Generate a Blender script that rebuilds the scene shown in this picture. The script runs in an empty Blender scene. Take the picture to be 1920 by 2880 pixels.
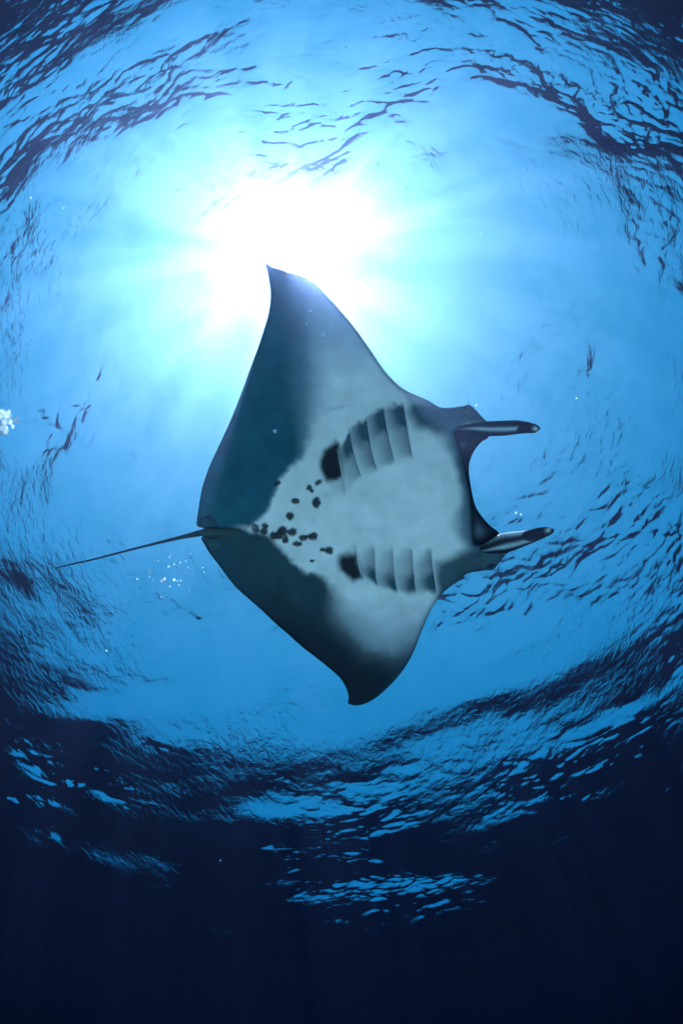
import bpy, math, random
import numpy as np
from mathutils import Vector, Matrix
from mathutils.geometry import delaunay_2d_cdt

scene = bpy.context.scene
COL = scene.collection

# ------------------------------------------------------------------ camera
LENS = 17.2                      # mm, full-frame fisheye in a housing, held upright
FPX = LENS * 80.0                 # focal length in drafting units (2880 per 36 mm)
TILT = math.radians(18.3)
FWD = Vector((0, -math.sin(TILT), math.cos(TILT)))
UPV = Vector((0, math.cos(TILT), math.sin(TILT)))
RGT = Vector((-1, 0, 0))
cam = bpy.data.cameras.new('camera')
cam_o = bpy.data.objects.new('camera', cam)
COL.objects.link(cam_o)
cam_o.matrix_world = Matrix(((RGT.x, UPV.x, -FWD.x, 0), (RGT.y, UPV.y, -FWD.y, 0),
                             (RGT.z, UPV.z, -FWD.z, 0), (0, 0, 0, 1)))
cam.type = 'PANO'
cam.sensor_width = 36.0
cam.sensor_height = 24.0
cam.sensor_fit = 'AUTO'
cc = cam.cycles if hasattr(cam, 'cycles') and hasattr(cam.cycles, 'panorama_type') else cam
cc.panorama_type = 'FISHEYE_EQUISOLID'
cc.fisheye_lens = LENS
cc.fisheye_fov = math.pi
cam.clip_start = 0.02
cam.clip_end = 2000
scene.camera = cam_o

scene.render.engine = 'CYCLES'
cy = scene.cycles
cy.use_denoising = True
cy.max_bounces = 10
cy.transmission_bounces = 8
cy.glossy_bounces = 4
cy.transparent_max_bounces = 12
cy.volume_bounces = 0
cy.sample_clamp_indirect = 6
scene.view_settings.view_transform = 'Standard'
scene.view_settings.look = 'None'
scene.view_settings.gamma = 1
scene.view_settings.use_curve_mapping = False
scene.view_settings.exposure = 1.87


def sight(u, v):
    """unit direction of a drafting point (u right, v down, 1920 x 2880 sheet)"""
    x, y = u - 960.0, 1440.0 - v
    r = math.hypot(x, y)
    if r < 1e-6:
        return FWD.copy()
    th = 2 * math.asin(min(1, r / (2 * FPX)))
    s = math.sin(th) / r
    return (RGT * (x * s) + UPV * (y * s) + FWD * math.cos(th)).normalized()


SUN_DIR = sight(806, 730)          # towards the sun as it stands over the water
SUN_EL = math.asin(SUN_DIR.z)
SUN_AZ = math.atan2(SUN_DIR.x, SUN_DIR.y)

world = bpy.data.worlds.new('World')
scene.world = world
world.use_nodes = True
wn = world.node_tree
wn.nodes.clear()
AUREOLE_WIDE, AUREOLE_CORE = 5.2, 0.0
sky = wn.nodes.new('ShaderNodeTexSky')
sky.sky_type = 'NISHITA'
sky.sun_disc = False
sky.sun_elevation = SUN_EL
sky.sun_rotation = SUN_AZ
sky.air_density = 1.0
sky.dust_density = 0.6
tint = wn.nodes.new('ShaderNodeMix'); tint.data_type = 'RGBA'; tint.blend_type = 'MULTIPLY'
tint.inputs[0].default_value = 1
tint.inputs[7].default_value = (0.015, 0.78, 0.74, 1)
bg = wn.nodes.new('ShaderNodeBackground'); bg.inputs[1].default_value = 0.086
wo = wn.nodes.new('ShaderNodeOutputWorld')
wn.links.new(sky.outputs[0], tint.inputs[6])
# bright, slightly veiled sky around the sun (the aureole of thin haze)
tco = wn.nodes.new('ShaderNodeTexCoord')
dot = wn.nodes.new('ShaderNodeVectorMath'); dot.operation = 'DOT_PRODUCT'
dot.inputs[1].default_value = SUN_DIR
wn.links.new(tco.outputs['Generated'], dot.inputs[0])
acs = wn.nodes.new('ShaderNodeMath'); acs.operation = 'ARCCOSINE'
wn.links.new(dot.outputs['Value'], acs.inputs[0])
halo = None
for amp, width in ((AUREOLE_WIDE, .22), (AUREOLE_CORE, .085)):
    dv = wn.nodes.new('ShaderNodeMath'); dv.operation = 'DIVIDE'; dv.inputs[1].default_value = -width
    wn.links.new(acs.outputs[0], dv.inputs[0])
    ex = wn.nodes.new('ShaderNodeMath'); ex.operation = 'EXPONENT'; wn.links.new(dv.outputs[0], ex.inputs[0])
    ml = wn.nodes.new('ShaderNodeMath'); ml.operation = 'MULTIPLY'; ml.inputs[1].default_value = amp
    wn.links.new(ex.outputs[0], ml.inputs[0])
    if halo is None: halo = ml
    else:
        ad = wn.nodes.new('ShaderNodeMath'); wn.links.new(halo.outputs[0], ad.inputs[0]); wn.links.new(ml.outputs[0], ad.inputs[1]); halo = ad
hc = wn.nodes.new('ShaderNodeVectorMath'); hc.operation = 'SCALE'; hc.inputs[0].default_value = (1.35, .88, .60)
wn.links.new(halo.outputs[0], hc.inputs['Scale'])
sm = wn.nodes.new('ShaderNodeVectorMath'); sm.operation = 'ADD'
wn.links.new(tint.outputs[2], sm.inputs[0]); wn.links.new(hc.outputs[0], sm.inputs[1])
wn.links.new(sm.outputs[0], bg.inputs[0])
wn.links.new(bg.outputs[0], wo.inputs[0])

sun = bpy.data.lights.new('sun', 'SUN')
sun.energy = 5.0
sun.angle = math.radians(0.5)
sun.color = (1.0, 0.97, 0.92)
sun_o = bpy.data.objects.new('sun', sun)
COL.objects.link(sun_o)
sun_o.location = SUN_DIR * 60
sun_o.rotation_euler = SUN_DIR.to_track_quat('Z', 'Y').to_euler()

SURFACE_Z = 6.0
FLOOR_Z = -2.6


# ------------------------------------------------------------------ helpers
def mat(name, clear=True):
    m = bpy.data.materials.new(name)
    m.use_nodes = True
    if clear:
        m.node_tree.nodes.clear()
    return m, m.node_tree.nodes, m.node_tree.links


def mesh_obj(name, verts, faces, material, parent=None, smooth=True, cols=None):
    me = bpy.data.meshes.new(name)
    verts = np.asarray(verts, dtype=np.float32)
    if isinstance(faces, np.ndarray):
        n, k = faces.shape
        me.vertices.add(len(verts)); me.vertices.foreach_set('co', verts.ravel())
        me.loops.add(n * k); me.loops.foreach_set('vertex_index', faces.astype(np.int32).ravel())
        me.polygons.add(n)
        me.polygons.foreach_set('loop_start', np.arange(0, n * k, k, dtype=np.int32))
        me.update(calc_edges=True)
    else:
        me.from_pydata([tuple(map(float, p)) for p in verts], [], [tuple(f) for f in faces])
        me.update()
    if smooth:
        me.polygons.foreach_set('use_smooth', np.ones(len(me.polygons), dtype=bool))
    if cols is not None:
        ca = me.color_attributes.new('pigment', 'FLOAT_COLOR', 'POINT')
        c4 = np.ones((len(verts), 4), dtype=np.float32); c4[:, :3] = cols
        ca.data.foreach_set('color', c4.ravel())
    me.materials.append(material)
    me.validate()
    o = bpy.data.objects.new(name, me)
    COL.objects.link(o)
    if parent is not None:
        o.parent = parent
        o.matrix_parent_inverse = Matrix.Translation(-parent.location)
    return o


def tag(o, label=None, cat=None, group=None, kind=None):
    if label: o['label'] = label
    if cat: o['category'] = cat
    if group: o['group'] = group
    if kind: o['kind'] = kind
    return o


def smooth(x, a, b):
    t = np.clip((x - a) / (b - a), 0, 1)
    return t * t * (3 - 2 * t)


_rng = np.random.default_rng(11)
_LAT = _rng.random((256, 256))


def vnoise(x, y):
    xi = np.floor(x).astype(int); yi = np.floor(y).astype(int)
    fx = x - xi; fy = y - yi
    fx = fx * fx * (3 - 2 * fx); fy = fy * fy * (3 - 2 * fy)
    a = _LAT[xi % 256, yi % 256]; b = _LAT[(xi + 1) % 256, yi % 256]
    c = _LAT[xi % 256, (yi + 1) % 256]; d = _LAT[(xi + 1) % 256, (yi + 1) % 256]
    return (a * (1 - fx) + b * fx) * (1 - fy) + (c * (1 - fx) + d * fx) * fy


def fbm(x, y, o=4):
    s = 0; a = .5; t = 0
    for k in range(o):
        s = s + a * vnoise(x + 17.3 * k, y + 5.1 * k); t += a
        x = x * 2.03; y = y * 2.03; a *= .5
    return s / t


# ------------------------------------------------------------------ water surface
NA = 1500
radii = [0.0]
st = 0.034
while radii[-1] < 600:
    r = radii[-1]
    if r > 13:
        st *= 1.035
    radii.append(r + st)
radii = np.array(radii[1:])
NR = len(radii)
ang = np.arange(NA) * 2 * math.pi / NA
R, A = np.meshgrid(radii, ang, indexing='ij')
X = (R * np.cos(A)).ravel(); Y = (R * np.sin(A)).ravel()
cell = np.maximum(np.gradient(radii), radii * 2 * math.pi / NA)
CELL = np.repeat(cell, NA)


def wave_field(x, y, cell):
    rng = np.random.default_rng(WAVE_SEED)
    wind = math.radians(62)
    # warped coordinates keep crests short and curved
    wx = x + 0.55 * (fbm(x * .45 + 9, y * .45) - .5) * 2
    wy = y + 0.55 * (fbm(x * .45, y * .45 + 31) - .5) * 2
    h = np.zeros_like(x)
    for i in range(14):                                    # swell and chop
        lam = 1.1 * (9.0 / 1.1) ** (i / 13)
        th = wind + rng.normal(0, .5)
        k = 2 * math.pi / lam
        amp = SLOPE_BIG * lam / (2 * math.pi) * rng.uniform(.6, 1.2)
        fade = np.clip(1.5 - 2.5 * cell / lam, 0, 1)
        h += fade * amp * np.sin(k * (wx * math.cos(th) + wy * math.sin(th)) + rng.uniform(0, 6.28))
    crest = smooth(h, -.02, .12)
    patch = smooth(fbm(x * .38 + 40, y * .38 + 8, 3), .40, .64)
    g = np.zeros_like(x)
    for i, lam in enumerate((.62, .42, .28, .19, .13)):    # short wind ripples, each octave turned a little
        for sgn in (-1, 1):
            th = wind + sgn * rng.uniform(.15, .55)
            a = wx * math.cos(th) + wy * math.sin(th); b = -wx * math.sin(th) + wy * math.cos(th)
            q = vnoise(a / lam * 2 + 37 * i + 91 * (sgn + 1), b / lam * .8 + 13 * i)
            r = 1 - np.abs(2 * q - 1)                       # ridged: narrow crests, flat troughs
            fade = np.clip(1.5 - 3.0 * cell / lam, 0, 1)
            g += fade * SLOPE_SMALL * lam * (.75 * r * r + .35 * q)
    windy = 1 + .45 * smooth(np.hypot(x, y), 8.5, 14)
    return h + g * windy * (.12 + 1.1 * patch) * (.5 + .7 * crest)


WAVE_SEED = 33
SLOPE_BIG = .039
SLOPE_SMALL = .072
Z = SURFACE_Z + wave_field(X, Y, CELL)
idx = np.arange(NR * NA).reshape(NR, NA)
nx = np.roll(idx, -1, axis=1)
quads = np.stack([idx[:-1].ravel(), idx[1:].ravel(), nx[1:].ravel(), nx[:-1].ravel()], axis=1)
wverts = np.stack([X, Y, Z], axis=1)
# close the centre with a fan made of degenerate-free quads: a centre vertex and pairs of sectors
c_i = len(wverts)
wverts = np.vstack([wverts, [[0, 0, SURFACE_Z]]])
fan = np.array([[c_i, idx[0, a], idx[0, (a + 1) % NA], idx[0, (a + 2) % NA]] for a in range(0, NA, 2)])
quads = np.vstack([quads, fan])

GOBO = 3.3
m_water, N, L = mat('water_surface')
out = N.new('ShaderNodeOutputMaterial')
geo = N.new('ShaderNodeNewGeometry')
mp = N.new('ShaderNodeMapping'); mp.inputs['Rotation'].default_value = (0, 0, math.radians(-62)); mp.inputs['Scale'].default_value = (1.35, .85, 1)
L.new(geo.outputs['Position'], mp.inputs['Vector'])
n1 = N.new('ShaderNodeTexNoise'); n1.inputs['Scale'].default_value = 6.0; n1.inputs['Detail'].default_value = 4
n1.inputs['Roughness'].default_value = .55; n1.inputs['Distortion'].default_value = .6
L.new(mp.outputs[0], n1.inputs['Vector'])
np_ = N.new('ShaderNodeTexNoise'); np_.inputs['Scale'].default_value = .55; np_.inputs['Detail'].default_value = 2
L.new(geo.outputs['Position'], np_.inputs['Vector'])
pr = N.new('ShaderNodeMapRange'); pr.inputs[1].default_value = .38; pr.inputs[2].default_value = .72; pr.inputs[3].default_value = .15; pr.inputs[4].default_value = 1
L.new(np_.outputs['Fac'], pr.inputs[0])
mu = N.new('ShaderNodeMath'); mu.operation = 'MULTIPLY'
L.new(n1.outputs['Fac'], mu.inputs[0]); L.new(pr.outputs[0], mu.inputs[1])
bump = N.new('ShaderNodeBump'); bump.inputs['Strength'].default_value = 1
bump.inputs['Distance'].default_value = 0.036
L.new(mu.outputs[0], bump.inputs['Height'])
fres = N.new('ShaderNodeFresnel'); fres.inputs['IOR'].default_value = 1.333
L.new(bump.outputs[0], fres.inputs['Normal'])
gl = N.new('ShaderNodeBsdfGlossy'); gl.inputs['Roughness'].default_value = 0.0
gl.inputs['Color'].default_value = (.9, .95, 1, 1)
L.new(bump.outputs[0], gl.inputs['Normal'])
rf = N.new('ShaderNodeBsdfRefraction'); rf.inputs['IOR'].default_value = 1.06; rf.inputs['Roughness'].default_value = 0.0
rf.inputs['Color'].default_value = (.8, .95, 1, 1)
L.new(bump.outputs[0], rf.inputs['Normal'])
tr = N.new('ShaderNodeBsdfTransparent')
# wave-focused sun shafts, put in as a noise mask on the transmission
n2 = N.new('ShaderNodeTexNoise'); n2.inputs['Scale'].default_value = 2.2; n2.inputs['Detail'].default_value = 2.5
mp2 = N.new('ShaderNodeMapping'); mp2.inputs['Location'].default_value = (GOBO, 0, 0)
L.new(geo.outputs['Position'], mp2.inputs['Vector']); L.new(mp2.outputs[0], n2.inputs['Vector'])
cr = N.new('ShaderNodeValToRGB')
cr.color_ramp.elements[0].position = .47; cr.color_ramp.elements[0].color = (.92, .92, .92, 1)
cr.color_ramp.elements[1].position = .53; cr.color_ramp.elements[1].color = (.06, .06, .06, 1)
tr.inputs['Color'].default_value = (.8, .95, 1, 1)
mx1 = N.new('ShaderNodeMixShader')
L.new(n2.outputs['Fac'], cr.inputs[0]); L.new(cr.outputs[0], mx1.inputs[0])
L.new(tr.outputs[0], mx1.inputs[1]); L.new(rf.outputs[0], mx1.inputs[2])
mx2 = N.new('ShaderNodeMixShader')
L.new(fres.outputs[0], mx2.inputs[0]); L.new(mx1.outputs[0], mx2.inputs[1]); L.new(gl.outputs[0], mx2.inputs[2])
L.new(mx2.outputs[0], out.inputs[0])
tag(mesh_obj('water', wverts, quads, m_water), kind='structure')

# ------------------------------------------------------------------ seabed: unseen pale knoll added to bounce sun onto the belly, dropping into the deep
sr = [0.0] + [1.0 * 1.09 ** i for i in range(75)]
sa = 96
sv = []; sc = []
for r in sr:
    for k in range(sa):
        a = 2 * math.pi * k / sa
        x, y = r * math.cos(a), r * math.sin(a)
        n = float(fbm(np.array([x * .12 + 3]), np.array([y * .12 + 50]))[0])
        edge = 7.8 + 1.2 * (n - .5) * 2
        t = min(1, max(0, (r - edge) / 24.0)); t = 1 - (1 - t) ** 2
        z = FLOOR_Z - 38 * t + (n - .5) * (.3 + 5 * t)
        sv.append((x, y, z))
        d = min(1, max(0, (r - edge + 1) / 3.0))
        sc.append([.96 * (1 - d) + .030 * d, .88 * (1 - d) + .035 * d, .67 * (1 - d) + .04 * d])
sf = []
for i in range(len(sr) - 1):
    for k in range(sa):
        a, b = i * sa + k, i * sa + (k + 1) % sa
        sf.append((a, a + sa, b + sa, b))
m_bounce_sand, N, L = mat('bounce_sand')
out = N.new('ShaderNodeOutputMaterial')
pb = N.new('ShaderNodeBsdfPrincipled'); pb.inputs['Roughness'].default_value = .95
vc = N.new('ShaderNodeVertexColor'); vc.layer_name = 'pigment'
L.new(vc.outputs[0], pb.inputs['Base Color']); L.new(pb.outputs[0], out.inputs[0])
tag(mesh_obj('bounce_seabed', sv, np.array(sf), m_bounce_sand, cols=np.array(sc)), kind='structure')

# ------------------------------------------------------------------ manta ray drafting
C_DIR = sight(940, 1370)
DIST = 3.3
# the disc faces the diver, banked a little
nrm = C_DIR.copy()
AX = (sight(1300, 1340) - sight(560, 1495)); AX = (AX - nrm * AX.dot(nrm)).normalized()   # tail to head
BX = nrm.cross(AX).normalized()                                                          # across the wings


def place(u, v, w=0.0):
    """drafting point -> place in the animal's own sheet, w metres further from its belly side"""
    d = sight(u, v)
    k = d.dot(nrm)
    p0 = d * (DIST / k)
    b = p0.dot(BX)
    a = p0.dot(AX)
    curl = 0.055 * b * b - 0.030 * a * a + .035 * b          # wing stroke: tips lifted towards the surface
    return d * ((DIST + curl + w) / k)


OUT = [(747,741),(768,752),(802,762),(844,775),(882,795),(921,834),(959,876),(997,922),(1036,977),(1074,1033),
 (1093,1057),(1115,1079),(1143,1099),(1201,1125),(1241,1146),(1293,1142),(1312,1137),(1324,1141),(1343,1159),(1356,1174),(1370,1188),
 (1366,1206),(1325,1212),(1278,1213),(1287,1253),(1297,1291),(1307,1330),(1313,1360),(1320,1406),(1325,1457),(1326,1498),(1332,1528),
 (1360,1531),(1395,1528),(1416,1545),(1414,1557),(1408,1574),(1394,1595),(1381,1604),(1358,1605),(1312,1614),(1284,1636),(1242,1670),
 (1217,1705),(1201,1737),(1185,1775),(1169,1817),(1153,1852),(1131,1887),(1099,1925),(1060,1960),(1029,1978),(1003,1984),(984,1981),
 (978,1976),(980,1960),(973,1935),(955,1906),(923,1877),(888,1849),(850,1820),(810,1784),(771,1750),(730,1711),(672,1660),(647,1632),
 (618,1593),(589,1555),(572,1526),(566,1515),(574,1505),(590,1496),(574,1486),(559,1482),(553,1471),(559,1428),(567,1380),(577,1345),(594,1300),
 (619,1247),(653,1171),(680,1102),(703,1037),(726,976),(745,918),(756,876),(761,830),(757,792),(751,761)]
MOUTH = [(1262,1204),(1320,1198),(1371,1200),(1373,1229),(1353,1243),(1333,1268),(1320,1299),(1318,1330),(1322,1360),(1328,1393),(1338,1427),
 (1358,1457),(1379,1480),(1399,1495),(1412,1520),(1380,1534),(1318,1540),(1308,1500),(1306,1457),(1300,1406),(1292,1350),(1280,1300),(1268,1250)]


def resample(poly, step, iters=1):
    """closed Catmull-Rom through the points, evenly spaced"""
    P = np.array(poly, float); n = len(P); pts = []
    for i in range(n):
        p0, p1, p2, p3 = P[i - 1], P[i], P[(i + 1) % n], P[(i + 2) % n]
        m = max(2, int(np.linalg.norm(p2 - p1) / 1.5))
        for t in np.arange(m) / m:
            pts.append(.5 * (2 * p1 + (p2 - p0) * t + (2 * p0 - 5 * p1 + 4 * p2 - p3) * t * t + (3 * p1 - p0 - 3 * p2 + p3) * t ** 3))
    pts = np.array(pts)
    d = np.r_[0, np.cumsum(np.linalg.norm(np.diff(np.vstack([pts, pts[:1]]), axis=0), axis=1))]
    m = int(d[-1] / step)
    s = np.linspace(0, d[-1], m, endpoint=False)
    c = np.vstack([pts, pts[:1]])
    return np.stack([np.interp(s, d, c[:, 0]), np.interp(s, d, c[:, 1])], axis=1)


def sdist(P, poly):
    """signed distance, positive inside"""
    poly = np.asarray(poly, float)
    d2 = np.full(len(P), 1e18); ins = np.zeros(len(P), bool)
    n = len(poly)
    for i in range(n):
        a, b = poly[i], poly[(i + 1) % n]
        ab = b - a
        t = np.clip(((P - a) @ ab) / max(1e-9, ab @ ab), 0, 1)
        q = P - (a + t[:, None] * ab)
        d2 = np.minimum(d2, (q ** 2).sum(1))
        cond = (a[1] > P[:, 1]) != (b[1] > P[:, 1])
        with np.errstate(divide='ignore', invalid='ignore'):
            xi = (b[0] - a[0]) * (P[:, 1] - a[1]) / (b[1] - a[1]) + a[0]
        ins ^= cond & (P[:, 0] < xi)
    return np.where(ins, 1, -1) * np.sqrt(d2)


def ldist(P, line):
    d2 = np.full(len(P), 1e18)
    for a, b in zip(line[:-1], line[1:]):
        a = np.array(a, float); ab = np.array(b, float) - a
        t = np.clip(((P - a) @ ab) / (ab @ ab), 0, 1)
        d2 = np.minimum(d2, ((P - (a + t[:, None] * ab)) ** 2).sum(1))
    return np.sqrt(d2)


def slab(name, poly, step, bottom, top, colour, material, parent, edge=None):
    """closed body with its own belly and back sheet inside a smooth outline"""
    B = resample(poly, edge or step * .8)
    lo, hi = B.min(0), B.max(0)
    gx = np.arange(lo[0], hi[0], step); gy = np.arange(lo[1], hi[1], step * .87)
    G = np.array([(x + (j % 2) * step * .5, y) for j, y in enumerate(gy) for x in gx])
    sd = sdist(G, B)
    G = G[sd > step * .55]
    allp = np.vstack([B, G])
    nb = len(B)
    edges = [(i, (i + 1) % nb) for i in range(nb)]
    vo, eo, fo, ov, oe, of = delaunay_2d_cdt([Vector(p) for p in allp], edges, [], 1, 1e-4)
    P = np.array([(v.x, v.y) for v in vo])
    orig = {}
    for i, lst in enumerate(ov):
        for q in lst:
            orig[q] = i
    D = np.maximum(0, sdist(P, B))
    bset = set(orig[i] for i in range(nb))
    for i in bset: D[i] = 0
    wb = bottom(P, D); wt = top(P, D)
    n = len(P)
    V = []; 
    for i in range(n): V.append(place(P[i, 0], P[i, 1], wb[i]))
    back = {}
    for i in range(n):
        if i in bset: back[i] = i
        else:
            back[i] = len(V); V.append(place(P[i, 0], P[i, 1], wt[i]))
    cb, ct = colour(P, D)
    cols = [None] * len(V)
    for i in range(n):
        if i not in bset: cols[back[i]] = ct[i]
    for i in range(n): cols[i] = cb[i]
    faces = []
    for f in fo:
        f = list(f)
        if len(f) != 3: continue
        faces.append(f)
        faces.append([back[i] for i in reversed(f)])
    # belly sheet should face the diver
    a, b, c = (V[i] for i in faces[0])
    if (b - a).cross(c - a).dot(nrm) > 0:
        faces = [f[::-1] for f in faces]
    return mesh_obj(name, [tuple(v) for v in V], np.array(faces), material, parent, cols=np.array(cols))


# --- skin materials
def skin(name, rough=.45, spec=.35, grain=.13):
    m, N, L = mat(name)
    out = N.new('ShaderNodeOutputMaterial')
    pb = N.new('ShaderNodeBsdfPrincipled')
    pb.inputs['Roughness'].default_value = rough
    pb.inputs['IOR'].default_value = 1.36
    pb.inputs['Specular IOR Level'].default_value = spec
    vc = N.new('ShaderNodeVertexColor'); vc.layer_name = 'pigment'
    tc = N.new('ShaderNodeTexCoord')
    no = N.new('ShaderNodeTexNoise'); no.inputs['Scale'].default_value = 9; no.inputs['Detail'].default_value = 6
    L.new(tc.outputs['Object'], no.inputs['Vector'])
    mr = N.new('ShaderNodeMapRange'); mr.inputs[3].default_value = 1 - grain * 2; mr.inputs[4].default_value = 1 + grain
    L.new(no.outputs['Fac'], mr.inputs[0])
    mul = N.new('ShaderNodeVectorMath'); mul.operation = 'SCALE'
    L.new(vc.outputs[0], mul.inputs[0]); L.new(mr.outputs[0], mul.inputs['Scale'])
    L.new(mul.outputs[0], pb.inputs['Base Color'])
    n2 = N.new('ShaderNodeTexNoise'); n2.inputs['Scale'].default_value = 160; n2.inputs['Detail'].default_value = 3
    L.new(tc.outputs['Object'], n2.inputs['Vector'])
    bp = N.new('ShaderNodeBump'); bp.inputs['Distance'].default_value = .002; bp.inputs['Strength'].default_value = .5
    L.new(n2.outputs['Fac'], bp.inputs['Height']); L.new(bp.outputs[0], pb.inputs['Normal'])
    L.new(pb.outputs[0], out.inputs[0])
    return m


m_skin = skin('manta_skin', .5, .15)
m_wet = skin('wet_lobe_skin', .38, .2)

manta = bpy.data.objects.new('manta_ray', None)
COL.objects.link(manta)
manta.location = place(940, 1380, 0)
manta.empty_display_size = .3
tag(manta, 'large pale bellied manta ray with black belly spots gliding overhead across the sun', 'manta ray')
bpy.context.view_layer.update()

PALE = np.array([.92, .89, .80]); DARK = np.array([.006, .078, .10]); BLACK = np.array([.012, .014, .016])
MID = np.array([.30, .36, .40])
S = .3189
U2 = lambda x, y: (850 + x * S, 1050 + y * S)
U3 = lambda x, y: (1200 + x * .2551, 1100 + y * .2551)
U4 = lambda x, y: (500 + x * S, 1300 + y * S)
U5 = lambda x, y: (850 + x * S, 1450 + y * S)
gill_up = [[U2(*p) for p in l] for l in (
    [(312,680),(330,790),(355,920),(385,1070)], [(415,490),(440,640),(480,790),(525,920)],
    [(558,380),(585,520),(615,700),(665,870)], [(712,290),(740,450),(775,620),(820,805)],
    [(885,260),(915,420),(940,580),(975,745)])]
gill_lo = [[U5(*p) for p in l] for l in (
    [(475,260),(485,380),(505,480),(528,550)], [(633,270),(640,400),(650,520),(662,625)],
    [(797,285),(805,430),(818,560),(838,680)], [(965,275),(975,420),(990,560),(1000,700)],
    [(1132,290),(1145,430),(1170,570),(1182,690)])]
blob_up = [U2(*p) for p in [(290,605),(345,610),(345,640),(312,680),(330,790),(352,900),(300,940),(215,940),(190,880),(155,830),(160,760),(200,680)]]
blob_lo = [U5(*p) for p in [(330,350),(400,345),(475,345),(485,420),(505,490),(530,550),(450,572),(400,530),(340,480),(325,420)]]
trail_up = [(a * 1.2245, b * 1.2245) for a, b in [(560,560),(655,610),(680,690),(695,770),(703,850),(705,930),(700,1000),(690,1052),(660,1075),(640,1100),(625,1140),
            (608,1175),(580,1203),(555,1216),(440,1222),(400,1200)]]
trail_lo = [(a * 1.2245, b * 1.2245) for a, b in [(440,1226),(560,1216),(615,1228),(645,1262),(672,1290),(700,1312),(745,1322),(768,1355),(790,1410),(815,1445),(850,1482),
            (900,1492),(965,1462),(1010,1430),(1010,1700),(700,1700)]]
spots = [(878,187,32,22,-35),(1238,178,36,22,-30),(1158,222,22,22,0),(1180,253,18,16,0),(1145,238,14,12,0),(1037,343,36,27,0),
         (1220,355,38,48,0),(990,475,39,36,20),(622,552,12,20,0),(683,583,34,44,-35),(768,562,29,25,0),(762,608,34,30,0),
         (845,648,36,36,0),(890,640,38,42,0),(925,605,46,40,0),(1010,615,43,34,0),(950,680,30,36,0),(1105,665,42,30,0),
         (1190,655,43,36,0),(1052,720,42,24,0),(1277,772,28,20,0),(1335,778,38,36,0),(1183,870,20,15,0),(1145,655,30,16,0)]


def xat(line, y):
    l = np.array(line)
    return np.interp(y, l[:, 1], l[:, 0])


def gill_tone(P, lines, outer_up):
    """0 pale .. 1 dark, and relief (m), saw-tooth between neighbouring slits"""
    x, y = P[:, 0], P[:, 1]
    tone = np.zeros(len(P)); rel = np.zeros(len(P))
    for k, ln in enumerate(lines):
        l = np.array(ln)
        if k == 0:
            xl = xat(ln, y) - 42
            ylo, yhi = l[0, 1], l[-1, 1]
            gain = .55
        else:
            p = np.array(lines[k - 1])
            xl = xat(lines[k - 1], y)
            gain = 1
        xr = xat(ln, y)
        t = np.clip((x - xl) / (xr - xl), 0, 1)
        inside = (x >= xl) & (x < xr)
        if k == 0:
            top = l[0, 1] + 0 * x; bot = l[-1, 1] + 0 * x
        else:
            top = p[0, 1] + (l[0, 1] - p[0, 1]) * t
            bot = p[-1, 1] + (l[-1, 1] - p[-1, 1]) * t
        s = (y - top) / (bot - top)
        s = s + .07 * (fbm(x / 14 + k, y / 14) - .5) * 2
        m = smooth(s, -.05, .10) * (1 - smooth(s, .86, 1.06))
        if outer_up:
            along = .56 + .44 * (1 - smooth(s, .28, .55))
            across = .35 + .65 * t
            fade = 1 - smooth(s - .35 * t, .5, 1.0) * .5
        else:
            along = .54 + .46 * smooth(s, .45, .78)
            across = .30 + .70 * t
            fade = smooth(s + .35 * t, .05, .55)
        tone = np.where(inside, np.maximum(tone, m * along * across * fade * gain), tone)
        rel = np.where(inside, m * (t ** 1.5) * .014, rel)
    return tone, rel


JAW = [(1278,1213),(1287,1253),(1297,1291),(1307,1330),(1313,1360),(1320,1406),(1325,1457),(1326,1498),(1332,1528)]


def body_bottom(P, D):
    x, y = P[:, 0], P[:, 1]
    # distance from the body axis (tail to head), in drafting units
    ax = np.array([1300 - 560, 1345 - 1495.]); ax /= np.linalg.norm(ax)
    q = P - np.array([560, 1495.])
    a = q @ ax; b = np.abs(q @ np.array([-ax[1], ax[0]]))
    hull = np.exp(-(b / 190.) ** 2) * smooth(a, -40, 420)
    T = .012 + .105 * hull + .03 * np.exp(-(b / 330.) ** 2) * smooth(a, 0, 300)
    prof = np.sqrt(np.clip(1 - (1 - np.clip(D / (30 + 130 * hull), 0, 1)) ** 2, 0, 1))
    h = T * prof
    tu, ru = gill_tone(P, gill_up, True); tl, rl = gill_tone(P, gill_lo, False)
    h = h - (ru + rl)
    for blob in (blob_up, blob_lo):
        h = h - .018 * smooth(sdist(P, blob), -2, 12)
    # faint muscle folds on the wing
    h = h + .0040 * np.sin((y - x * .25) / 13.) * smooth(b, 250, 420) * smooth(x, 850, 1000) * fbm(x / 60, y / 60)
    # throat hollow behind the jaw
    h = h - .012 * np.exp(-((a - 560) / 150.) ** 2 - (b / 110.) ** 2)
    return -h


def body_top(P, D):
    x, y = P[:, 0], P[:, 1]
    ax = np.array([1300 - 560, 1345 - 1495.]); ax /= np.linalg.norm(ax)
    q = P - np.array([560, 1495.])
    a = q @ ax; b = np.abs(q @ np.array([-ax[1], ax[0]]))
    hull = np.exp(-(b / 210.) ** 2) * smooth(a, -40, 420)
    T = .010 + .16 * hull
    return T * np.sqrt(np.clip(1 - (1 - np.clip(D / (30 + 150 * hull), 0, 1)) ** 2, 0, 1)) + 1e-4


def mixc(c, d, t):
    return c * (1 - t[:, None]) + d * t[:, None]


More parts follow.
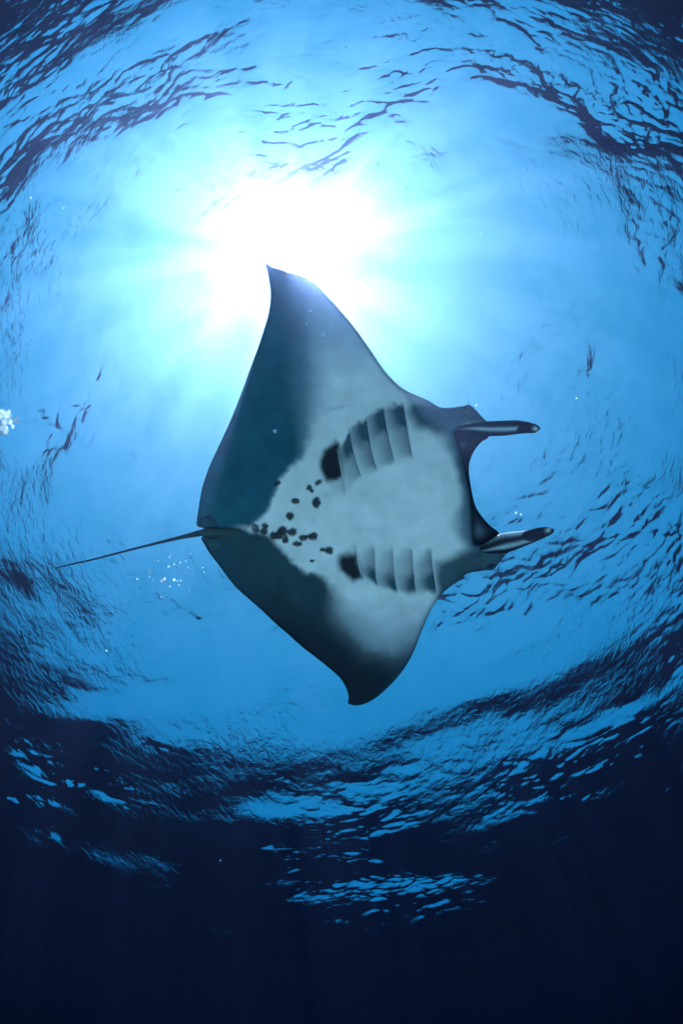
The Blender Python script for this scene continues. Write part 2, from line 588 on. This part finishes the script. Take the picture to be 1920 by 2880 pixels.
def body_colour(P, D):
    x, y = P[:, 0], P[:, 1]
    rag = (fbm(x / 16, y / 16, 4) - .5) * 2
    rag2 = (fbm(x / 60, y / 60, 3) - .5) * 2
    c = np.tile(PALE, (len(P), 1))
    c *= (1 + .08 * rag2)[:, None]
    # greyer skin towards the wing tips
    c = mixc(c, np.array([.36, .46, .52]), .75 * smooth(1090 - y, 0, 170) )
    c = mixc(c, np.array([.30, .40, .46]), .55 * smooth(y, 1640, 1800))
    # dark trailing pigment of the upper wing
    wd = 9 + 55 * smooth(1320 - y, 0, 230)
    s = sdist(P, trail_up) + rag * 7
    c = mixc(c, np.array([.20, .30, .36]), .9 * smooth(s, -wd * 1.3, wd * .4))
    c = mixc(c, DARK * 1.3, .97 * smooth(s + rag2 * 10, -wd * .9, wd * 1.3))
    c = mixc(c, np.array([.05, .16, .20]), .55 * smooth(s, 0, 20) * (1 - smooth(D + 12 * rag2, 4, 75)))  # glow along the trailing rim, painted into the colour
    # dark trailing pigment of the lower wing
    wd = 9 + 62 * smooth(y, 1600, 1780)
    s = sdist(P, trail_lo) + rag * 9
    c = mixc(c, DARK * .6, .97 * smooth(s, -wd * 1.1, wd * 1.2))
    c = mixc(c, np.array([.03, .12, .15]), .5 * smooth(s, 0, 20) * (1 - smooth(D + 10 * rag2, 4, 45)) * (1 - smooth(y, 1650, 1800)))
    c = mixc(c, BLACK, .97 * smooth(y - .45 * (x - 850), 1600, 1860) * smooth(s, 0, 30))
    # gills
    tu, _ = gill_tone(P, gill_up, True); tl, _ = gill_tone(P, gill_lo, False)
    t = np.maximum(tu, tl)
    c = mixc(c, np.array([.015, .075, .095]), np.clip(t * (1.25 + .4 * rag2), 0, .97))
    for blob in (blob_up, blob_lo):
        c = mixc(c, DARK * .5, .55 * smooth(sdist(P, blob) + rag * 6, -14, 2) * (x < (958 if blob is blob_up else 1004) + .22 * (y - (1270 if blob is blob_up else 1540))))
        c = mixc(c, BLACK, .97 * smooth(sdist(P, blob) + rag * 5, -5, 9))
    # grey cheeks and darker jaw margin
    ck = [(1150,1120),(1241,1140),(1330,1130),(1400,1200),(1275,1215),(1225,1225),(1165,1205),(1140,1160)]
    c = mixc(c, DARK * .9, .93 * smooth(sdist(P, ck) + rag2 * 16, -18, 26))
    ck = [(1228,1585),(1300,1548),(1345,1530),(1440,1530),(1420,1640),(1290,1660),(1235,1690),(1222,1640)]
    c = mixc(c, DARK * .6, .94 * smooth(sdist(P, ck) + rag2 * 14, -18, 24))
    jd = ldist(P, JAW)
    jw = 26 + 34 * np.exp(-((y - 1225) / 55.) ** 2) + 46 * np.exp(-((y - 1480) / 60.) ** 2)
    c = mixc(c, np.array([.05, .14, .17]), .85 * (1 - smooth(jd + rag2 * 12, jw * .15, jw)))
    # leading edge line
    e = 1 - smooth(D, 2, 16)
    c = mixc(c, DARK, .45 * e * smooth(x - .3 * (y - 1360), 780, 900))
    # grey smears
    for (cx, cy, rx, ry, an, al) in ((945,1148,34,6,-14,.35),(892,1082,20,6,-12,.3),(1120,1838,50,7,-10,.3),(920,1392,22,12,0,.25),(1012,1488,60,8,2,.12)):
        th = math.radians(an); dx, dy = x - cx, y - cy
        e = ((dx * math.cos(th) + dy * math.sin(th)) / rx) ** 2 + ((-dx * math.sin(th) + dy * math.cos(th)) / ry) ** 2
        c = mixc(c, MID * .8, al * np.exp(-e))
    c = c * (1 + .30 * rag2 + .10 * rag)[:, None] ** smooth(.4 - c.mean(1), 0, .25)[:, None]
    # belly spots
    for i, (zx, zy, rx, ry, an) in enumerate(spots):
        cx, cy = U4(zx, zy); th = math.radians(an)
        dx, dy = x - cx, y - cy
        e = np.sqrt(((dx * math.cos(th) + dy * math.sin(th)) / (rx * S)) ** 2 + ((-dx * math.sin(th) + dy * math.cos(th)) / (ry * S)) ** 2)
        e = e + .26 * (fbm(x / 6 + i * 3, y / 6, 3) - .5) * 2
        c = mixc(c, BLACK * 1.2, .95 * (1 - smooth(e, .82, 1.18)))
    # pale wisps at the vent
    e = ((x - 690) / 26) ** 2 + ((y - 1483) / 7) ** 2
    c = mixc(c, PALE * .8, .5 * np.exp(-e))
    back = np.tile(np.array([.025, .03, .034]), (len(P), 1))
    return c, back


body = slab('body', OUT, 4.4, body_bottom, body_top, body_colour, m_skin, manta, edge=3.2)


def flat(val):
    return lambda P, D: np.full(len(P), val)


# mouth: dark gullet and upper lip beyond the lower jaw
def mouth_b(P, D):
    return .050 - .022 * np.sqrt(np.clip(D / 12, 0, 1))


def mouth_t(P, D):
    return .055 + .05 * np.sqrt(np.clip(D / 20, 0, 1))


def mouth_c(P, D):
    x, y = P[:, 0], P[:, 1]
    c = np.tile(np.array([.008, .010, .016]), (len(P), 1))
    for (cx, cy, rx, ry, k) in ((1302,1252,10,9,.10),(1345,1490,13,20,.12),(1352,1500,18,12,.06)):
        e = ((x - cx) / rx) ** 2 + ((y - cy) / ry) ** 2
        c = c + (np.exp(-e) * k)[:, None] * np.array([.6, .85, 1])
    return c, np.tile(np.array([.02, .025, .03]), (len(P), 1))


slab('mouth', MOUTH, 5, mouth_b, mouth_t, mouth_c, m_wet, manta)


# generic tapering tube along drafting points (u, v, w, radius in drafting units)
def tube(name, pts, colour, material, parent, seg=14, sub=6):
    P = np.array(pts, float)
    t = np.linspace(0, len(P) - 1, (len(P) - 1) * sub + 1)
    Q = np.stack([np.interp(t, np.arange(len(P)), P[:, k]) for k in range(P.shape[1])], 1)
    # soften the corners
    for _ in range(6):
        Q[1:-1] = .25 * Q[:-2] + .5 * Q[1:-1] + .25 * Q[2:]
    C = [place(q[0], q[1], q[2]) for q in Q]
    V = []; F = []; cols = []
    for i, c in enumerate(C):
        tg = (C[min(i + 1, len(C) - 1)] - C[max(i - 1, 0)]).normalized()
        e1 = nrm.cross(tg).normalized(); e2 = tg.cross(e1)
        r = Q[i, 3] * c.length / FPX
        fl = Q[i, 4] if Q.shape[1] > 4 else 1
        for k in range(seg):
            a = 2 * math.pi * k / seg
            V.append(c + e1 * (math.cos(a) * r) + e2 * (math.sin(a) * r * fl))
            cols.append(colour(i / (len(C) - 1), a))
    for i in range(len(C) - 1):
        for k in range(seg):
            F.append((i * seg + k, i * seg + (k + 1) % seg, (i + 1) * seg + (k + 1) % seg, (i + 1) * seg + k))
    F.append(tuple(range(seg))[::-1]); F.append(tuple(range((len(C) - 1) * seg, len(C) * seg)))
    return mesh_obj(name, [tuple(v) for v in V], F, material, parent, cols=np.array(cols))


T6 = lambda x, y: (130 + x * S, 1430 + y * S)
tail_pts = []
for (x, y, r, w) in ((1760,205,3,-.03),(1700,205,9,-.045),(1600,208,12,-.045),(1480,210,12,-.03),(1385,210,10,-.01),(1290,232,7.5,0),(1180,256,5.2,.0),(1000,300,3.8,.02),(800,350,3.2,.03),
                     (600,402,2.9,.03),(400,455,2.6,.03),(230,490,2.2,.02),(95,524,1.2,0)):
    u, v = T6(x, y)
    tail_pts.append((u, v, w, r))


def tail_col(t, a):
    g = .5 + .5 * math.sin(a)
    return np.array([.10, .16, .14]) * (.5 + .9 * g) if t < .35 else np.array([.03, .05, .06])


tube('tail', tail_pts, tail_col, m_skin, manta, seg=12)


def pelvic(poly):
    def pc(P, D):
        e = 1 - smooth(D, 0, 5)
        c = mixc(np.tile(np.array([.035, .085, .095]), (len(P), 1)), BLACK, .12 * e)
        return c, c * .5
    return slab('pelvic_fin', poly, 4, lambda P, D: -.020 - .005 * np.sqrt(np.clip(D / 10, 0, 1)), lambda P, D: -.018 + 0 * D, pc, m_skin, manta)


pelvic([U4(*p) for p in [(236,662),(330,672),(420,676),(470,690),(440,745),(390,768),(300,792),(262,745)]])
pelvic([U4(*p) for p in [(205,500),(300,470),(400,478),(470,520),(500,575),(420,588),(300,582),(222,575),(196,545)]])

# gill slits: the thin pale lip of each flap, standing proud of a dark gap
def gill(line, k):
    l = np.array(line)
    u = np.interp(np.linspace(0, 3, 9), range(4), l[:, 0]); v = np.interp(np.linspace(0, 3, 9), range(4), l[:, 1])
    P = np.stack([u, v], 1)
    wb = body_bottom(P + np.array([3.0, 0]), np.full(9, 200.))
    r = 2.0 * np.sin(np.linspace(.15, 3.0, 9)) + .5
    pts = [(u[i] + .8, v[i], wb[i] + .002, r[i], .8) for i in range(9)]
    dk = (lambda t: 1 - .55 * (1 - t)) if k else (lambda t: 1 - .45 * t)
    return tube('gill_slit', pts, lambda t, a: np.array([.80, .82, .80]) * dk(t), m_skin, manta, seg=8, sub=3)


for g in gill_up: gill(g, 1)
for g in gill_lo: gill(g, 0)


# cephalic fins: rolled lobes, cut slantwise so the scroll opens towards the tip
def lobe(pts, cut, col_out, col_in, face=math.pi * 1.5):
    P = np.array(pts, float)
    def at(s):
        f = s * (len(P) - 1)
        return np.array([np.interp(f, range(len(P)), P[:, k]) for k in range(4)])
    seg, nn = 40, 44
    V = []; cols = []; F = []
    def ring_pt(s, a, inner):
        q = at(s); c = place(q[0], q[1], q[2])
        q2 = at(min(1, s + .03)); q1 = at(max(0, s - .03))
        tg = (place(q2[0], q2[1], q2[2]) - place(q1[0], q1[1], q1[2])).normalized()
        e1 = nrm.cross(tg).normalized(); e2 = tg.cross(e1)
        r = q[3] * c.length / FPX
        r *= 1 + .07 * math.sin(2 * a + 7 * s) + .05 * math.sin(9 * s + a)       # soft folds of the rolled skin
        if inner: r = max(r - .007, r * .72)
        return c + e1 * (math.cos(a) * r) + e2 * (math.sin(a) * r)
    for inner in (0, 1):
        for i in range(nn):
            for k in range(seg):
                a = 2 * math.pi * k / seg
                lim = cut + (1 - cut) * (.5 - .5 * math.cos(a - face))     # shortest on the side facing the diver
                s = lim * i / (nn - 1)
                V.append(ring_pt(s, a, inner))
                cols.append((col_in if inner else col_out)(s, a, i / (nn - 1)))
    o = nn * seg
    for i in range(nn - 1):
        for k in range(seg):
            a, b = i * seg + k, i * seg + (k + 1) % seg
            F.append((a, b, b + seg, a + seg)); F.append((o + a, o + a + seg, o + b + seg, o + b))
    e = (nn - 1) * seg
    for k in range(seg):
        F.append((e + k, e + (k + 1) % seg, o + e + (k + 1) % seg, o + e + k))
        F.append((k, o + k, o + (k + 1) % seg, (k + 1) % seg))
    return mesh_obj('cephalic_fin', [tuple(v) for v in V], np.array(F), m_wet, manta, cols=np.array(cols))


def lobe_out(stripe, white):
    def f(s, a, e):
        c = np.array([.008, .014, .018])
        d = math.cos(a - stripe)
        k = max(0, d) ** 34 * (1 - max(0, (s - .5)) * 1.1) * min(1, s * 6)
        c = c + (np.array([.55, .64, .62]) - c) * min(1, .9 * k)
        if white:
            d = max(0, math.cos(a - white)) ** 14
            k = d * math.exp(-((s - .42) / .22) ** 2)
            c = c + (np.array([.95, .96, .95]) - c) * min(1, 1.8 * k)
        if e > .80: c = np.array([.006, .009, .012])
        return c
    return f


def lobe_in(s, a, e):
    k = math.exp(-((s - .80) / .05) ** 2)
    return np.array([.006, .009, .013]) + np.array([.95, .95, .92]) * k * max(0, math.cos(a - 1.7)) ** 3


up_lobe = [(*U3(330,415), -.02, 9), (*U3(500,405), -.045, 14), (*U3(680,412), -.05, 20), (*U3(860,408), -.05, 20.5),
           (*U3(1000,400), -.05, 20), (*U3(1100,402), -.045, 17.5), (*U3(1190,412), -.04, 13), (*U3(1235,418), -.035, 8), (*U3(1256,421), -.03, 2)]
lo_lobe = [(*U3(560,1760), -.01, 8), (*U3(700,1718), -.04, 18), (*U3(830,1676), -.05, 27), (*U3(960,1650), -.05, 24), (*U3(1100,1618), -.05, 20),
           (*U3(1240,1572), -.045, 18), (*U3(1330,1545), -.04, 14), (*U3(1385,1527), -.035, 8.5), (*U3(1408,1518), -.03, 2)]
lobe(up_lobe, .58, lobe_out(4.95, None), lobe_in, 5.2)
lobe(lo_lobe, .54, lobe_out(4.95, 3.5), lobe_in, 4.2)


# eyes on the sides of the head
def eye(u, v, r=11):
    c = place(u, v, -.012)
    R_ = r * c.length / FPX
    V = []; F = []; cols = []
    for i in range(13):
        t = math.pi * i / 12
        for k in range(20):
            a = 2 * math.pi * k / 20
            p = AX * (math.sin(t) * math.cos(a) * 1.25) + BX * (math.cos(t)) * .8 + nrm * (math.sin(t) * math.sin(a))
            V.append(tuple(c + p * R_)); cols.append((.006, .007, .010) if abs(math.cos(t)) > .45 else (.02, .035, .045))
    for i in range(12):
        for k in range(20):
            F.append((i * 20 + k, i * 20 + (k + 1) % 20, (i + 1) * 20 + (k + 1) % 20, (i + 1) * 20 + k))
    return mesh_obj('eye', V, F, m_wet, manta, cols=np.array(cols))


eye(*U3(425,205)); eye(*U3(690,1915))

# small dorsal fin at the tail root, on the back
V = [place(596,1494,.05), place(640,1490,.08), place(690,1480,.09), place(640,1490,.16), place(612,1493,.15)]
off = BX * .008
F = [(0,1,2,3,4), (9,8,7,6,5)] + [(i, (i + 1) % 5, (i + 1) % 5 + 5, i + 5) for i in range(5)]
mesh_obj('dorsal_fin', [tuple(v + off) for v in V] + [tuple(v - off) for v in V], F, m_skin, manta, smooth=False,
         cols=np.full((10, 3), .03))

# ------------------------------------------------------------------ bubbles and drifting specks
m_bub, N, L = mat('air_bubble')
out = N.new('ShaderNodeOutputMaterial')
tl_ = N.new('ShaderNodeBsdfTranslucent'); tl_.inputs[0].default_value = (.95, .97, 1, 1)
gs = N.new('ShaderNodeBsdfGlossy'); gs.inputs['Roughness'].default_value = .08
lw = N.new('ShaderNodeLayerWeight'); lw.inputs[0].default_value = .35
mb = N.new('ShaderNodeMixShader')
L.new(lw.outputs['Facing'], mb.inputs[0]); L.new(tl_.outputs[0], mb.inputs[1]); L.new(gs.outputs[0], mb.inputs[2])
L.new(mb.outputs[0], out.inputs[0])


def bubble_mesh(seed):
    rng = random.Random(seed)
    V = []; F = []
    n, m = 9, 14
    sx, sz = rng.uniform(.85, 1.25), rng.uniform(.5, .8)
    for i in range(n + 1):
        t = math.pi * i / n
        for k in range(m):
            a = 2 * math.pi * k / m
            w = 1 + .09 * math.sin(2 * a + seed) * math.sin(t)
            V.append((math.sin(t) * math.cos(a) * sx * w, math.sin(t) * math.sin(a) * w, math.cos(t) * sz))
    for i in range(n):
        for k in range(m):
            F.append((i * m + k, (i + 1) * m + k, (i + 1) * m + (k + 1) % m, i * m + (k + 1) % m))
    me = bpy.data.meshes.new('air_bubble')
    me.from_pydata(V, [], F); me.update()
    me.polygons.foreach_set('use_smooth', np.ones(len(F), bool))
    me.materials.append(m_bub)
    return me


bub_meshes = [bubble_mesh(s) for s in range(4)]
rnd = random.Random(3)


def bubble(u, v, r, dist, label, group, name='air_bubble'):
    o = bpy.data.objects.new(name, rnd.choice(bub_meshes))
    COL.objects.link(o)
    d = sight(u, v)
    o.location = d * dist
    s = r * dist / FPX
    o.scale = (s, s, s)
    o.rotation_euler = (rnd.uniform(-.3, .3), rnd.uniform(-.3, .3), rnd.uniform(0, 3))
    tag(o, label, 'bubble', group)
    return o


T = [(1020,348,7),(1000,358,4),(1052,420,8),(1090,430,9),(1098,412,6),(952,462,5),(990,462,6),(1055,488,6),(1082,512,11),(1130,492,7),
     (1157,518,11),(1184,478,7),(1232,464,6),(1274,397,6),(888,548,8),(919,562,15),(955,582,9),(912,605,5),(1010,560,8),
     (1018,640,16),(1045,622,15),(1006,606,6),(1072,655,10),(1092,688,8),(975,697,11),(1038,742,9),(1014,783,8),(1050,708,6),
     (1130,630,15),(1158,640,10),(1188,636,8),(1228,582,9),(1172,676,6),(1252,522,5),(1382,520,7),(1395,563,5),(804,624,8),(740,598,4),
     (1022,181,7),(972,170,6),(940,635,5),(1266,722,5)]
ORD = 'topmost second third fourth fifth sixth seventh eighth ninth tenth eleventh twelfth thirteenth fourteenth fifteenth sixteenth seventeenth eighteenth nineteenth twentieth'.split()
TENS = {20: 'twenty', 30: 'thirty', 40: 'forty', 50: 'fifty'}


def ordinal(n):
    if n < 20: return ORD[n]
    t, u = (n + 1) // 10 * 10, (n + 1) % 10
    if u == 0: return {30: 'thirtieth', 40: 'fortieth', 50: 'fiftieth'}[t]
    return TENS[t] + '-' + ('first' if u == 1 else ORD[u - 1])


for i, (x, y, r) in enumerate(sorted(T, key=lambda b: b[1])):
    u, v = T6(x, y)
    size = 'tiny' if r < 7 else 'small round' if r < 10 else 'large bright'
    bubble(u, v, r * S * 1.0, 4.9 + rnd.uniform(-.5, .9), size + ' white bubble, ' + ordinal(i) + ' from the top of the scattered cluster around the tail', 'bubbles scattered around the tail')
LB = ((165,520,13),(195,480,8),(210,590,11),(370,640,10),(20,780,12),(130,860,11),(60,820,9),(45,440,7),(90,480,8),(110,680,10),(20,560,9),
      (240,690,7),(35,900,8),(290,780,6))
for i, (x, y, r) in enumerate(sorted(LB, key=lambda b: b[1])):
    size = 'small' if r < 9 else 'large'
    bubble(x * .1276, 1100 + y * .1276, r * 1.0, 4.2 + rnd.uniform(-.2, .3), size + ' glassy bubble, ' + ordinal(i) + ' from the top of the dense clump at the left edge', 'bubbles clumped at the left edge')
for (x, y, r, lab) in ((911,943,9.5,'round white speck drifting below the pale upper wing'),
                       (773,1213,6,'fainter white speck drifting below the dark upper wing band'),
                       ):
    bubble(x, y, r, 2.0, lab, None, 'drifting_speck')['category'] = 'speck'

SP = [(1338,1140,3),(1450,1442,3),(1464,1447,3.5),(972,132,3),(1350,660,3),(88,556,3.2),(180,585,2.6),(218,636,2.6),(205,640,2.2),(502,875,5),
      (300,1830,3),(640,1705,2.5),(1232,1125,3),(872,875,3.5),(862,912,3.5),(1620,1120,2.5),(1790,1420,2.5),(470,2010,2.5),(1130,2250,2.4),(620,2420,2.2)]
for i, (x, y, r) in enumerate(sorted(SP, key=lambda b: b[1])):
    bubble(x, y, r, rnd.uniform(1.4, 2.2), 'tiny pale fleck of drifting plankton, ' + ordinal(i) + ' from the top of the picture', 'flecks drifting in open water', 'drifting_speck')['category'] = 'speck'

# ------------------------------------------------------------------ water body (haze)
m_haze, N, L = mat('water_haze')
out = N.new('ShaderNodeOutputMaterial')
vol = N.new('ShaderNodeVolumeScatter'); vol.phase = 'DRAINE'          # sunlight thrown forward by fine particles
vol.inputs['Anisotropy'].default_value = .85; vol.inputs['Alpha'].default_value = 1.0
vol.inputs['Color'].default_value = (.48, .52, 1, 1); vol.inputs['Density'].default_value = .022
vab = N.new('ShaderNodeVolumeAbsorption'); vab.inputs['Color'].default_value = (.36, .61, .87, 1); vab.inputs['Density'].default_value = .15
add = N.new('ShaderNodeAddShader')
L.new(vol.outputs[0], add.inputs[0]); L.new(vab.outputs[0], add.inputs[1]); L.new(add.outputs[0], out.inputs['Volume'])
hx, z0, z1 = 620, -50, SURFACE_Z + 1.0
hv = [(x, y, z) for z in (z0, z1) for x, y in ((-hx, -hx), (hx, -hx), (hx, hx), (-hx, hx))]
hf = [(3, 2, 1, 0), (4, 5, 6, 7), (0, 1, 5, 4), (1, 2, 6, 5), (2, 3, 7, 6), (3, 0, 4, 7)]
tag(mesh_obj('haze', hv, hf, m_haze, smooth=False), kind='stuff')
